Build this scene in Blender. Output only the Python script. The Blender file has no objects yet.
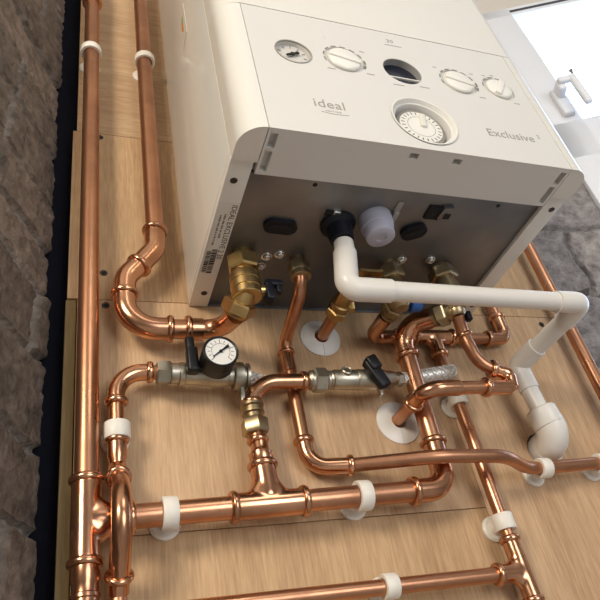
import bpy, bmesh, math, random
from mathutils import Vector, Matrix, noise
random.seed(7)
S = 0.001                                  # all shapes below are written in millimetres
C = bpy.context.scene.collection
V = Vector
X, Y, Z = V((1, 0, 0)), V((0, 1, 0)), V((0, 0, 1))

# ------------------------------------------------------------------ materials
def mat(name, col, rough=.5, metal=0., noise_scale=None, col2=None, spec=.5, coat=0., bump=0., bump_scale=200, detail=6, lo=.35, hi=.65, rough2=None, stretch=(1, 1, 1)):
    m = bpy.data.materials.new(name); m.use_nodes = True
    nt = m.node_tree; b = nt.nodes['Principled BSDF']
    b.inputs['Base Color'].default_value = (*col, 1); b.inputs['Roughness'].default_value = rough
    b.inputs['Metallic'].default_value = metal; b.inputs['Specular IOR Level'].default_value = spec
    b.inputs['Coat Weight'].default_value = coat
    if noise_scale or bump:
        tc = nt.nodes.new('ShaderNodeTexCoord'); mp = nt.nodes.new('ShaderNodeMapping')
        mp.inputs['Scale'].default_value = stretch
        nt.links.new(tc.outputs['Object'], mp.inputs['Vector'])
    if noise_scale:
        n = nt.nodes.new('ShaderNodeTexNoise'); n.inputs['Scale'].default_value = noise_scale; n.inputs['Detail'].default_value = detail
        nt.links.new(mp.outputs['Vector'], n.inputs['Vector'])
        mr = nt.nodes.new('ShaderNodeMapRange'); mr.inputs['From Min'].default_value = lo; mr.inputs['From Max'].default_value = hi
        nt.links.new(n.outputs['Fac'], mr.inputs['Value'])
        mx = nt.nodes.new('ShaderNodeMix'); mx.data_type = 'RGBA'
        mx.inputs[6].default_value = (*col, 1); mx.inputs[7].default_value = (*(col2 or col), 1)
        nt.links.new(mr.outputs['Result'], mx.inputs[0]); nt.links.new(mx.outputs[2], b.inputs['Base Color'])
        if rough2 is not None:
            r = nt.nodes.new('ShaderNodeMapRange'); r.inputs['To Min'].default_value = rough; r.inputs['To Max'].default_value = rough2
            nt.links.new(mr.outputs['Result'], r.inputs['Value']); nt.links.new(r.outputs['Result'], b.inputs['Roughness'])
    if bump:
        n2 = nt.nodes.new('ShaderNodeTexNoise'); n2.inputs['Scale'].default_value = bump_scale; n2.inputs['Detail'].default_value = 8
        nt.links.new(mp.outputs['Vector'], n2.inputs['Vector'])
        bp = nt.nodes.new('ShaderNodeBump'); bp.inputs['Strength'].default_value = bump; bp.inputs['Distance'].default_value = .002
        nt.links.new(n2.outputs['Fac'], bp.inputs['Height']); nt.links.new(bp.outputs['Normal'], b.inputs['Normal'])
    return m

def wood(name, c1, c2, grain='z', seed=0.):
    m = bpy.data.materials.new(name); m.use_nodes = True; nt = m.node_tree; b = nt.nodes['Principled BSDF']
    b.inputs['Roughness'].default_value = .55; b.inputs['Specular IOR Level'].default_value = .3
    tc = nt.nodes.new('ShaderNodeTexCoord'); mp = nt.nodes.new('ShaderNodeMapping')
    mp.inputs['Location'].default_value = (seed, 0, seed * .7)
    mp.inputs['Scale'].default_value = (1, 1, .07) if grain == 'z' else (.09, 1, 1)
    nt.links.new(tc.outputs['Object'], mp.inputs['Vector'])
    def nz(scale, det, dist=0.):
        n = nt.nodes.new('ShaderNodeTexNoise'); n.inputs['Scale'].default_value = scale; n.inputs['Detail'].default_value = det
        n.inputs['Distortion'].default_value = dist; n.inputs['Roughness'].default_value = .6
        nt.links.new(mp.outputs['Vector'], n.inputs['Vector']); return n.outputs['Fac']
    def mth(op, a, bb):
        k = nt.nodes.new('ShaderNodeMath'); k.operation = op
        for i, q in enumerate((a, bb)):
            if isinstance(q, (int, float)): k.inputs[i].default_value = q
            else: nt.links.new(q, k.inputs[i])
        return k.outputs[0]
    a, bq, c = nz(9, 4, .6), nz(70, 5), nz(420, 3)
    f = mth('ADD', mth('ADD', mth('MULTIPLY', a, .42), mth('MULTIPLY', bq, .42)), mth('MULTIPLY', c, .5))
    mr = nt.nodes.new('ShaderNodeMapRange'); mr.inputs['From Min'].default_value = .47; mr.inputs['From Max'].default_value = .84
    nt.links.new(f, mr.inputs['Value'])
    mx = nt.nodes.new('ShaderNodeMix'); mx.data_type = 'RGBA'; mx.inputs[6].default_value = (*c1, 1); mx.inputs[7].default_value = (*c2, 1)
    nt.links.new(mr.outputs['Result'], mx.inputs[0]); nt.links.new(mx.outputs[2], b.inputs['Base Color'])
    bp = nt.nodes.new('ShaderNodeBump'); bp.inputs['Strength'].default_value = .15; bp.inputs['Distance'].default_value = .001
    nt.links.new(f, bp.inputs['Height']); nt.links.new(bp.outputs['Normal'], b.inputs['Normal'])
    return m

M = {}
M['copper'] = mat('copper', (.62, .31, .175), .27, 1, 14, (.36, .175, .10), lo=.36, hi=.72, rough2=.42, bump=.05, bump_scale=60)
M['copper_fit'] = mat('copper_fitting', (.70, .37, .215), .18, 1, 22, (.38, .19, .11), lo=.38, hi=.72, rough2=.28, bump=.06, bump_scale=80)
M['brass'] = mat('brass', (.66, .47, .20), .26, 1, 30, (.42, .28, .12), rough2=.40)
M['dull_brass'] = mat('dull_brass', (.50, .40, .24), .32, 1, 30, (.32, .24, .14), rough2=.45)
M['nickel'] = mat('nickel_plate', (.52, .485, .40), .34, 1, 40, (.36, .33, .26), rough2=.46)
M['braid'] = mat('steel_braid', (.74, .73, .70), .4, .7)
M['steel'] = mat('galvanised_steel', (.26, .26, .26), .38, .9, 9, (.165, .165, .17), rough2=.5, bump=.05, bump_scale=150)
M['screw'] = mat('zinc_screw', (.75, .75, .74), .25, 1)
M['rust'] = mat('dark_wood_screw', (.045, .035, .025), .55, .3)
M['enamel'] = mat('white_enamel', (.755, .735, .68), .22, 0, spec=.5, coat=.3)
M['fascia'] = mat('white_fascia_plastic', (.69, .675, .64), .38, 0, bump=.02, bump_scale=900)
M['fascia_low'] = mat('fascia_plastic_underside', (.735, .70, .615), .45)
M['knob'] = mat('knob_plastic', (.80, .785, .73), .3)
M['grey'] = mat('grey_print', (.17, .16, .15), .5)
M['lgrey'] = mat('light_grey_print', (.33, .31, .28), .5)
M['dial'] = mat('dial_face', (.60, .58, .54), .4)
M['whitedial'] = mat('white_dial', (.80, .79, .75), .35)
M['recess_shade'] = mat('grey_recess_shade', (.36, .355, .35), .5)  # grey stands in for shade inside the display recess
M['navy'] = mat('navy_glass', (.008, .010, .022), .18)
M['black'] = mat('black_plastic', (.006, .006, .008), .42, spec=.35)
M['rubber'] = mat('black_rubber', (.005, .006, .012), .45, spec=.3)
M['lilac'] = mat('lilac_plastic_cap', (.42, .42, .50), .35)
M['blue'] = mat('blue_plastic', (.02, .09, .30), .4)
M['pvc'] = mat('white_waste_plastic', (.74, .71, .66), .32, spec=.45)
M['clip'] = mat('white_clip_plastic', (.78, .745, .67), .42)
M['upvc'] = mat('white_window_plastic', (.74, .76, .80), .3)
M['sash_gap'] = mat('sash_gap_shade', (.05, .055, .07), .6)
M['red'] = mat('red_needle', (.35, .03, .02), .5)
M['orange'] = mat('orange_colour', (.62, .25, .09), .5)
M['green'] = mat('green_colour', (.24, .40, .16), .5)
M['pale'] = mat('pale_sticker', (.72, .70, .63), .45)
M['dark'] = mat('dark_hole', (.012, .010, .009), .9)
M['backsheet'] = mat('navy_backsheet', (.005, .006, .012), .85, 0, spec=.15, bump=.4, bump_scale=600)
M['woodA'] = wood('plywood_cross_grain', (.37, .23, .12), (.64, .45, .275), 'x', 1.3)
M['woodB'] = wood('plywood_warm', (.34, .20, .10), (.64, .435, .245), 'z', 0.)
M['woodC'] = wood('plywood_lower', (.36, .215, .115), (.66, .45, .265), 'z', 3.1)
M['batten'] = wood('timber_batten', (.15, .105, .045), (.28, .20, .09), 'z', 5.)
M['plaster'] = mat('wall_plaster', (.60, .565, .51), .85, bump=.15, bump_scale=40)
M['floor'] = mat('floor_screed', (.52, .51, .50), .8, 0, 3, (.43, .425, .42))
M['room'] = mat('room_wall', (.50, .47, .43), .9)
def glass():
    m = bpy.data.materials.new('window_glass'); m.use_nodes = True; nt = m.node_tree
    nt.nodes.remove(nt.nodes['Principled BSDF'])
    t = nt.nodes.new('ShaderNodeBsdfTransparent'); g = nt.nodes.new('ShaderNodeBsdfGlossy'); g.inputs['Roughness'].default_value = .02
    mx = nt.nodes.new('ShaderNodeMixShader'); out = [n for n in nt.nodes if n.type == 'OUTPUT_MATERIAL'][0]
    mx.inputs[0].default_value = .07; nt.links.new(t.outputs[0], mx.inputs[1]); nt.links.new(g.outputs[0], mx.inputs[2])
    nt.links.new(mx.outputs[0], out.inputs['Surface']); return m
M['glass'] = glass()
def stone_mat():
    m = bpy.data.materials.new('rubble_stone'); m.use_nodes = True; nt = m.node_tree; b = nt.nodes['Principled BSDF']
    b.inputs['Roughness'].default_value = .92; b.inputs['Specular IOR Level'].default_value = .2
    at = nt.nodes.new('ShaderNodeAttribute'); at.attribute_name = 'tint'
    tc = nt.nodes.new('ShaderNodeTexCoord')
    n = nt.nodes.new('ShaderNodeTexNoise'); n.inputs['Scale'].default_value = 45; n.inputs['Detail'].default_value = 9; n.inputs['Roughness'].default_value = .7
    nt.links.new(tc.outputs['Object'], n.inputs['Vector'])
    cr = nt.nodes.new('ShaderNodeMapRange'); cr.inputs['From Min'].default_value = .3; cr.inputs['From Max'].default_value = .7
    cr.inputs['To Min'].default_value = .45; cr.inputs['To Max'].default_value = 1.5
    nt.links.new(n.outputs['Fac'], cr.inputs['Value'])
    mx = nt.nodes.new('ShaderNodeVectorMath'); mx.operation = 'SCALE'
    nt.links.new(at.outputs['Color'], mx.inputs[0]); nt.links.new(cr.outputs['Result'], mx.inputs['Scale'])
    nt.links.new(mx.outputs[0], b.inputs['Base Color'])
    n2 = nt.nodes.new('ShaderNodeTexNoise'); n2.inputs['Scale'].default_value = 160; n2.inputs['Detail'].default_value = 8
    nt.links.new(tc.outputs['Object'], n2.inputs['Vector'])
    bp = nt.nodes.new('ShaderNodeBump'); bp.inputs['Strength'].default_value = .8; bp.inputs['Distance'].default_value = .004
    nt.links.new(n2.outputs['Fac'], bp.inputs['Height']); nt.links.new(bp.outputs['Normal'], b.inputs['Normal'])
    return m
M['stone'] = stone_mat()

# ------------------------------------------------------------------ mesh helpers (bmesh in mm, world axes)
def frame(d):
    d = V(d).normalized(); a = Z if abs(d.z) < .9 else X
    u = d.cross(a).normalized(); return d, u, d.cross(u).normalized()
def lathe(bm, o, d, prof, seg=28, rot=0., cap=True):
    o = V(o); d, u, w = frame(d); rings = []
    for t, r in prof:
        rings.append([bm.verts.new(o + d * t + (u * math.cos(rot + 2 * math.pi * k / seg) + w * math.sin(rot + 2 * math.pi * k / seg)) * max(r, .01)) for k in range(seg)])
    for a, b in zip(rings, rings[1:]):
        for k in range(seg): bm.faces.new((a[k], a[(k + 1) % seg], b[(k + 1) % seg], b[k]))
    if cap:
        bm.faces.new(rings[0][::-1]); bm.faces.new(rings[-1])
def fillet(pts, rads):
    pts = [V(q) for q in pts]; out = [pts[0]]
    for i in range(1, len(pts) - 1):
        a, c, b = pts[i - 1], pts[i], pts[i + 1]
        d1, d2 = (a - c), (b - c); l1, l2 = d1.length, d2.length; d1.normalize(); d2.normalize()
        ang = math.acos(max(-1, min(1, d1.dot(d2))))
        if ang > math.pi - .02: out.append(c); continue
        r = rads if isinstance(rads, (int, float)) else rads[i - 1]
        t = min(r / math.tan(ang / 2), l1 * .499 if i > 1 else l1 * .98, l2 * .499 if i < len(pts) - 2 else l2 * .98); r = t * math.tan(ang / 2)
        bis = (d1 + d2).normalized(); cen = c + bis * (r / math.sin(ang / 2))
        p1, p2 = c + d1 * t, c + d2 * t; v1, v2 = p1 - cen, p2 - cen
        n = max(4, int((math.pi - ang) / .16)); tot = math.pi - ang
        for k in range(n + 1):
            s = k / n; out.append(cen + (v1 * math.sin((1 - s) * tot) + v2 * math.sin(s * tot)) / math.sin(tot))
    out.append(pts[-1]); return out
def sweep(bm, path, r, seg=24, cap=True):
    n = len(path); rings = []; u = None
    for i, q in enumerate(path):
        t = (path[min(i + 1, n - 1)] - path[max(i - 1, 0)]).normalized()
        if u is None: _, u, _ = frame(t)
        u = (u - t * u.dot(t)).normalized(); w = t.cross(u)
        rr = r(i / (n - 1)) if callable(r) else r
        rings.append([bm.verts.new(q + (u * math.cos(2 * math.pi * k / seg) + w * math.sin(2 * math.pi * k / seg)) * rr) for k in range(seg)])
    for a, b in zip(rings, rings[1:]):
        for k in range(seg): bm.faces.new((a[k], a[(k + 1) % seg], b[(k + 1) % seg], b[k]))
    if cap: bm.faces.new(rings[0][::-1]); bm.faces.new(rings[-1])
def tube(bm, pts, r, bend=22, seg=24): sweep(bm, fillet(pts, bend), r, seg)
def box(bm, lo, hi, bev=0., mtx=None):
    lo, hi = V(lo), V(hi)
    vs = [bm.verts.new(V((x, y, z))) for x in (lo.x, hi.x) for y in (lo.y, hi.y) for z in (lo.z, hi.z)]
    fs = [bm.faces.new([vs[i] for i in q]) for q in ((0, 1, 3, 2), (4, 6, 7, 5), (0, 4, 5, 1), (2, 3, 7, 6), (0, 2, 6, 4), (1, 5, 7, 3))]
    geo = vs
    if bev > 0:
        es = list({e for f in fs for e in f.edges})
        r = bmesh.ops.bevel(bm, geom=es, offset=bev, segments=3, profile=.5, affect='EDGES')
        geo = list({v for f in r['faces'] for v in f.verts} | {v for v in vs if v.is_valid})
    if mtx is not None:
        for v in geo: v.co = mtx @ v.co
def prism(bm, outline, z0, z1, mtx=None, bev=0.):                       # outline in x,y extruded along z
    a = [bm.verts.new(V((x, y, z0))) for x, y in outline]; b = [bm.verts.new(V((x, y, z1))) for x, y in outline]; n = len(a)
    bm.faces.new(a[::-1]); bm.faces.new(b)
    for k in range(n): bm.faces.new((a[k], a[(k + 1) % n], b[(k + 1) % n], b[k]))
    if mtx is not None:
        for v in a + b: v.co = mtx @ v.co
def hexnut(bm, o, d, l, r, rot=0.):                                     # chamfered six sided nut
    lathe(bm, o, d, [(0, r * .88), (l * .12, r), (l * .88, r), (l, r * .88)], 6, rot)
def bead(bm, o, d, r, big, l=7):                                        # rolled o-ring end of a press fitting
    pr = [(-l * .5, r)]
    for k in range(9):
        a = math.pi * k / 8; pr.append((-l * .5 * math.cos(a), r + (big - r) * math.sin(a) ** .7))
    pr.append((l * .5, r)); lathe(bm, V(o), d, pr, 28)
ROUND = math.radians(38)
def obj(name, bm, m, parent=None, scale=True, flat=False):
    bmesh.ops.recalc_face_normals(bm, faces=bm.faces[:])
    for f in bm.faces: f.smooth = not flat
    for e in bm.edges:
        if len(e.link_faces) == 2 and e.calc_face_angle(0) > ROUND: e.smooth = False
    if scale:
        for v in bm.verts: v.co *= S
    me = bpy.data.meshes.new(name); bm.to_mesh(me); bm.free()
    me.materials.append(M[m] if isinstance(m, str) else m)
    o = bpy.data.objects.new(name, me); C.objects.link(o)
    if parent is not None: o.parent = parent; o.matrix_parent_inverse = parent.matrix_world.inverted()
    return o
def B(): return bmesh.new()
def thing(name, label, cat, loc=(0, 0, 0), group=None):
    o = bpy.data.objects.new(name, None); C.objects.link(o); o.empty_display_size = .02
    o.location = V(loc) * S; o['label'] = label; o['category'] = cat
    o.matrix_world = Matrix.Translation(V(loc) * S)
    if group: o['group'] = group
    return o
def tag(o, label, cat, group=None):
    o['label'] = label; o['category'] = cat
    if group: o['group'] = group
    return o
def struct(o): o['kind'] = 'structure'; return o
def cut(o, cutters):                                                    # real recesses: boolean difference, baked
    for c in cutters:
        md = o.modifiers.new('b', 'BOOLEAN'); md.operation = 'DIFFERENCE'; md.object = c; md.solver = 'EXACT'
    dg = bpy.context.evaluated_depsgraph_get(); me = bpy.data.meshes.new_from_object(o.evaluated_get(dg)); old = o.data
    o.modifiers.clear(); me.materials.clear(); me.materials.append(old.materials[0]); o.data = me
    bm = bmesh.new(); bm.from_mesh(me)
    for f in bm.faces: f.smooth = True
    for e in bm.edges: e.smooth = not (len(e.link_faces) == 2 and e.calc_face_angle(0) > math.radians(28))
    bm.to_mesh(me); bm.free()
    for c in cutters: bpy.data.objects.remove(c)
def text(name, body, size, mtx, m, parent, depth=.25, align='CENTER', spacing=1.):
    cu = bpy.data.curves.new('t', 'FONT'); cu.body = body; cu.size = size; cu.align_x = align; cu.align_y = 'CENTER'; cu.extrude = depth; cu.space_character = spacing
    cu.resolution_u = 3
    o = bpy.data.objects.new('t', cu); C.objects.link(o); dg = bpy.context.evaluated_depsgraph_get()
    me = bpy.data.meshes.new_from_object(o.evaluated_get(dg)); bpy.data.objects.remove(o)
    bm = bmesh.new(); bm.from_mesh(me)
    for v in bm.verts: v.co = mtx @ v.co
    return obj(name, bm, m, parent, flat=True)
FRONT = lambda x, z, y=-273.: Matrix(((1, 0, 0, x), (0, 0, -1, y), (0, 1, 0, z), (0, 0, 0, 1)))   # local xy plane -> a face looking to -y

# ------------------------------------------------------------------ boards and setting
def sheet(x0, x1, z0, z1, m, label, holes=()):
    bm = B(); box(bm, (x0 + .45, 0, z0 + .45), (x1 - .45, 18, z1 - .45), .4)
    o = obj('plywood_sheet', bm, m); tag(o, label, 'plywood sheet', 'plywood sheets behind the pipework')
    if holes: cut(o, list(holes))
    return o
def cyl_cut(o, d, t0, t1, r, r1=None, seg=40):
    bm = B(); lathe(bm, o, d, [(t0, r), (t1, r1 or r)], seg); return obj('cutter', bm, 'dark')
sheet(-132, 572, 299, 1150, 'woodA', 'plywood sheet with sideways grain behind the boiler top and upper pipes')
sheet(-137, 537, 4, 299, 'woodB', 'plywood sheet behind the lower half of the boiler, left of the narrow strip')
sheet(537, 572, 4, 299, 'woodB', 'narrow plywood strip beside the right edge pipe, right of the boiler')
sheet(-126, 314, -268, 4, 'woodC', 'plywood sheet below the boiler, behind the gauge and valves')
sheet(314, 572, -620, 4, 'woodC', 'plywood sheet on the lower right behind the white waste trap', [cyl_cut((426, 0, -204), Y, -5, 30, 23.5)])
sheet(-126, 314, -620, -268, 'woodB', 'bottom left plywood sheet behind the lowest copper pipe')
bm = B(); box(bm, (-138, 1.5, -620), (-126.6, 40, 3), .8); tag(obj('timber_batten', bm, 'batten'), 'olive timber batten showing along the lower left board edge', 'batten')
bm = B(); box(bm, (572.2, -3, -620), (575.2, 18, 1150), .5); tag(obj('edge_strip', bm, 'pale'), 'thin pale edging strip on the right side of the plywood', 'edging strip')
bm = B(); box(bm, (-120, 18.2, -620), (560, 45, 1150)); struct(obj('trim_2', bm, 'batten'))
bm = B(); box(bm, (-176, 26, -620), (-118, 27.5, 1150))  # thin near-black sheet set behind the gap
tag(obj('backsheet', bm, 'backsheet'), 'dark navy backsheet filling the gap between stone and plywood', 'backsheet')

DU, DN = V((.9111, -.4121, 0)), V((.4121, .9111, 0))                     # along the back wall, out through it
LU, LN = V((.4150, .9098, 0)), V((.9098, -.4150, 0))                    # along the stone pier (into the room depth), its face normal
PB, PL = V((600, 30, 0)), V((-163, 5, 0))
def stones(bm, org, du, n, s0, s1, z0, z1, step, seed, tints, ch=(62, 105), cw=(110, 250), depth=9, rough=3., rough2=1.4, warp=16, joint=7.):
    lay_ = bm.verts.layers.float_color.get('tint') or bm.verts.layers.float_color.new('tint')
    rnd = random.Random(seed); rows = []; z = z0 - 40
    while z < z1 + 60:
        h = rnd.uniform(*ch); s = s0 - rnd.uniform(40, 220); cells = []
        while s < s1 + 60:
            w = rnd.uniform(*cw); cells.append((s, s + w, rnd.random(), rnd.uniform(-3, 3))); s += w
        rows.append((z, z + h, cells)); z += h
    ns, nz = int((s1 - s0) / step) + 1, int((z1 - z0) / step) + 1; grid = []
    for i in range(ns):
        col = []
        for j in range(nz):
            s, zz = s0 + (s1 - s0) * i / (ns - 1), z0 + (z1 - z0) * j / (nz - 1)
            q = V((s * .012 + seed, zz * .012, seed * 3.1)); w1 = noise.noise(q) * warp + noise.noise(q * 3.3) * 5
            w2 = noise.noise(q + V((9, 4, 2))) * warp + noise.noise(q * 3.3 + V((5, 5, 5))) * 5
            a, b = s + w1, zz + w2; row = next((r for r in rows if r[0] <= b < r[1]), rows[0])
            cell = next((c for c in row[2] if c[0] <= a < c[1]), row[2][0])
            e = min(a - cell[0], cell[1] - a, b - row[0], row[1] - b)
            k = max(0., min(1., (e - 2) / joint)); k = k * k * (3 - 2 * k)
            h = -depth * (1 - k) + cell[3] * k + noise.fractal(V((s, zz, seed)) * .035, 1., 2.2, 5) * rough + noise.fractal(V((s, zz, 3)) * .12, 1., 2.2, 4) * rough2
            v = bm.verts.new(org + du * s + Z * zz + n * h)
            t = V(tints[int(cell[2] * 997) % (len(tints) - 1)]) * k + V(tints[-1]) * (1 - k)
            col.append((v, t))
        grid.append(col)
    for col in grid:
        for v, t in col: v[lay_] = (*t, 1)
    for i in range(ns - 1):
        for j in range(nz - 1): bm.faces.new((grid[i][j][0], grid[i + 1][j][0], grid[i + 1][j + 1][0], grid[i][j + 1][0]))
    return lay_
def slab(bm, lay, org, du, n, s0, s1, n0, n1, z0, z1, tint):
    v0 = set(bm.verts); m = Matrix((( du.x, n.x, 0, org.x), (du.y, n.y, 0, org.y), (0, 0, 1, org.z), (0, 0, 0, 1)))
    box(bm, (s0, n0, z0), (s1, n1, z1), 0, m)
    for v in bm.verts:
        if v not in v0: v[lay] = (*tint, 1)
FLOOR, CEIL = -1400, 1250
T1 = [(.175, .135, .108), (.155, .122, .098), (.195, .15, .12), (.145, .112, .09), (.23, .205, .18)]
bm = B(); l = stones(bm, PL, LU, LN, -172, 14, -560, 760, 3.2, 3, T1, ch=(62, 105), cw=(130, 260), depth=7, rough=1.5, rough2=2., warp=9, joint=4.)
slab(bm, l, PL, LU, LN, -172, 14, -150, -14, -560, 760, T1[0])
slab(bm, l, PL, LU, LN, -172, 14, -150, 0, FLOOR, -562, T1[0]); slab(bm, l, PL, LU, LN, -172, 14, -150, 0, 762, CEIL, T1[0])
struct(obj('wall_left', bm, 'stone'))
T2 = [(.36, .325, .31), (.32, .295, .29), (.39, .35, .33), (.29, .265, .26), (.25, .23, .22)]
bm = B(); l = stones(bm, PB, DU, -DN, -70, 147, -560, 620, 4, 11, T2, ch=(90, 170), cw=(140, 300), depth=10, rough=3.5, rough2=2.2, warp=26, joint=5.)
slab(bm, l, PB, DU, DN, -2200, -66, 30, 160, FLOOR, CEIL, T2[1]); slab(bm, l, PB, DU, DN, -70, 147.5, 22, 160, FLOOR, CEIL, T2[1])
slab(bm, l, PB, DU, DN, -70, 147.5, 2, 22, FLOOR, -562, T2[1]); slab(bm, l, PB, DU, DN, -70, 147.5, 2, 22, 622, CEIL, T2[1])
slab(bm, l, PB, DU, DN, 147.5, 3000, 0, 160, FLOOR, -220, T2[1]); slab(bm, l, PB, DU, DN, 1000, 3000, 0, 160, -220, CEIL, T2[1])
struct(obj('wall_back', bm, 'stone'))
def loc_box(bm, s0, s1, n0, n1, z0, z1, bev=0.):
    m = Matrix(((DU.x, DN.x, 0, PB.x), (DU.y, DN.y, 0, PB.y), (0, 0, 1, 0), (0, 0, 0, 1))); box(bm, (s0, n0, z0), (s1, n1, z1), bev, m)
WM = Matrix(((DU.x, DN.x, 0, PB.x), (DU.y, DN.y, 0, PB.y), (0, 0, 1, 0), (0, 0, 0, 1)))
bm = B(); loc_box(bm, 147.5, 1000, 0, 160, 846, CEIL); struct(obj('trim_1', bm, 'plaster'))
# window: outer frame, two sashes, glass, handle
bm = B()
loc_box(bm, 148, 213, -8, 70, -218, 845, 2); loc_box(bm, 935, 1000, -8, 70, -218, 845, 2)
loc_box(bm, 148, 1000, -8, 70, 816, 845, 1); loc_box(bm, 148, 1000, -8, 70, -218, -150, 2); loc_box(bm, 148, 1000, -8, 70, 346, 445, 2)
wf = struct(obj('window_1', bm, 'upvc'))
for z0, z1 in ((445, 816), (-150, 346)):
    bm = B(); loc_box(bm, 212, 936, 4, 8, z0 - 1, z1 + 1); obj('glass_pane', bm, 'glass', wf)
bm = B(); loc_box(bm, 212, 936, -8.6, -7, 826, 834); loc_box(bm, 213, 936, -8.6, -7, 352, 360); obj('sash_gap', bm, 'sash_gap', wf)  # dark strips painted for the shaded gap between sash and frame
bm = B(); loc_box(bm, 180, 203, -20, -7, 456, 532, 4); loc_box(bm, 184, 200, -44, -18, 500, 526, 4); obj('handle_plate', bm, 'upvc', wf)
bm = B(); loc_box(bm, 186, 222, -52, -40, 512, 528, 4); loc_box(bm, 207, 222, -54, -42, 440, 528, 5); obj('handle', bm, 'upvc', wf)
bm = B(); tube(bm, [WM @ V(q) for q in ((210, -44, 524), (223, -44, 530), (224, -44, 544))], 2.4, 5); lathe(bm, WM @ V((224, -44, 545)), Z, [(-4, 1), (-2, 3.8), (2, 3.8), (4, 1)], 14); obj('key', bm, 'nickel', wf)
# floor, ceiling, far walls
def room_slab(name, s0, s1, n0, n1, z0, z1, m):
    bm = B(); loc_box(bm, s0, s1, n0, n1, z0, z1); return struct(obj(name, bm, m))
room_slab('floor', -2200, 3000, -3600, 160, FLOOR - 40, FLOOR, 'floor')
room_slab('ceiling', -2200, 3000, -3600, 160, CEIL, CEIL + 40, 'plaster')
room_slab('wall_front', -2200, 3000, -3640, -3600, FLOOR, CEIL, 'room')
room_slab('wall_right', 3000, 3040, -3600, 160, FLOOR, CEIL, 'room')
room_slab('wall_far_left', -2240, -2200, -3600, 160, FLOOR, CEIL, 'room')

# ------------------------------------------------------------------ boiler
bo = thing('boiler', 'white wall hung gas boiler with dials on its front panel', 'boiler', (197.5, 0, 0))
bm = B(); box(bm, (0, -230.4, 9), (395, -.5, 700), 1.2); box(bm, (0, -230.4, -1), (23, -.5, 9.5), .8); box(bm, (372, -230.4, -1), (395, -.5, 9.5), .8)
obj('casing', bm, 'enamel', bo)
bm = B(); box(bm, (23.2, -213, 3.6), (371.8, -1, 6.6), .4); box(bm, (23.2, -214.5, 1.2), (371.8, -212.2, 6.6), .3); box(bm, (23.2, -2, 0), (371.8, -.6, 6), .3)
plate = obj('bottom_plate', bm, 'steel', bo)
def outline(x0, x1, rl, rr, yb=-231, yf=-273):
    pts = []
    n = 10
    if rl:
        for k in range(n + 1):
            a = math.pi / 2 * k / n; pts.append((x0 + rl - rl * math.cos(a), yf + rl - rl * math.sin(a)))
    else: pts.append((x0, yf))
    if rr:
        for k in range(n + 1):
            a = math.pi / 2 * k / n; pts.append((x1 - rr + rr * math.sin(a), yf + rr - rr * math.cos(a)))
    else: pts.append((x1, yf))
    return pts + [(x1, yb), (x0, yb)]
bm = B(); prism(bm, outline(0, 395.6, 27, 21), 209.6, 700); obj('front_cover', bm, 'enamel', bo)
bm = B(); prism(bm, outline(0, 25.4, 25.3, 0), -3, 208.2); obj('corner_trim', bm, 'enamel', bo)
bm = B(); prism(bm, outline(369.6, 396, 0, 21), -3, 208.2); obj('corner_trim', bm, 'enamel', bo)
bm = B(); prism(bm, outline(26.2, 368.8, 0, 0, -217, -273), -3, 208.2); cp = obj('control_panel', bm, 'fascia', bo)
holes = [cyl_cut((73, -273, 130), Y, -2, 6, 19.5), cyl_cut((202, -273, 131), Y, -2, 9.5, 23.5),
         cyl_cut((132, -273, 133), Y, -2, 2.2, 23), cyl_cut((275, -273, 130), Y, -2, 2.2, 23), cyl_cut((331, -273, 131), Y, -2, 2.2, 20.5),
         cyl_cut((201, -273, 43), Y, -.01, 3, 37, 35), cyl_cut((201, -273, 43), Y, -2, 15, 33, 29)]
for (x0, x1, y0, y1) in ((29, 36.5, -267, -250), (29, 36.5, -246, -221), (358.5, 366, -267, -250), (358.5, 366, -246, -221), (174, 184, -266, -259), (224, 234, -266, -259)):
    b_ = B(); box(b_, (x0, y0, -9), (x1, y1, 5)); holes.append(obj('cutter', b_, 'dark'))
cut(cp, holes)
for x0, x1 in ((180, 205), (236, 262)):
    pass
def arc_marks(cx, cz, r, a0, a1, n, fill=.6, w=1.5, parent=None, y=-273.2):
    bm = B()
    for k in range(n):
        t0 = a0 + (a1 - a0) * k / n; t1 = t0 + (a1 - a0) / n * fill; q = []
        for rr in (r, r + w):
            for t in (t0, (t0 + t1) / 2, t1): q.append(bm.verts.new(V((cx + rr * math.cos(t), y, cz + rr * math.sin(t)))))
        bm.faces.new((q[0], q[1], q[4], q[3])); bm.faces.new((q[1], q[2], q[5], q[4]))
    return obj('dial_mark', bm, 'grey', parent)
R = math.radians
# pressure gauge in the fascia
bm = B(); lathe(bm, (73, -273, 130), Y, [(-.8, 20.6), (-.8, 19.4), (1, 19.4), (1, 20.6), (-.8, 20.6)], 40, cap=False); gd = obj('pressure_dial', bm, 'lgrey', bo)
bm = B(); lathe(bm, (73, -268.2, 130), Y, [(0, 19.2), (1.4, 19.2)], 40); obj('dial_face', bm, 'dial', gd)
bm = B()
for k in range(9):
    a = R(225 - k * 34); m_ = FRONT(73 + 14.5 * math.cos(a), 130 + 14.5 * math.sin(a), -268.6) @ Matrix.Rotation(a, 4, 'Z'); box(bm, (-1.8, -.35, 0), (1.8, .35, .3), 0, m_)
obj('dial_mark', bm, 'grey', gd)
bm = B(); m_ = FRONT(73, 130, -269.9) @ Matrix.Rotation(R(28), 4, 'Z'); prism(bm, [(-8, -1.2), (-2, -1.4), (0, -2.8), (3, -1.2), (8, -2), (9, 0), (8, 2), (3, 1.2), (0, 2.8), (-2, 1.4), (-8, 1.2)], 0, 1.2, m_); obj('needle', bm, 'black', gd)
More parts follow.
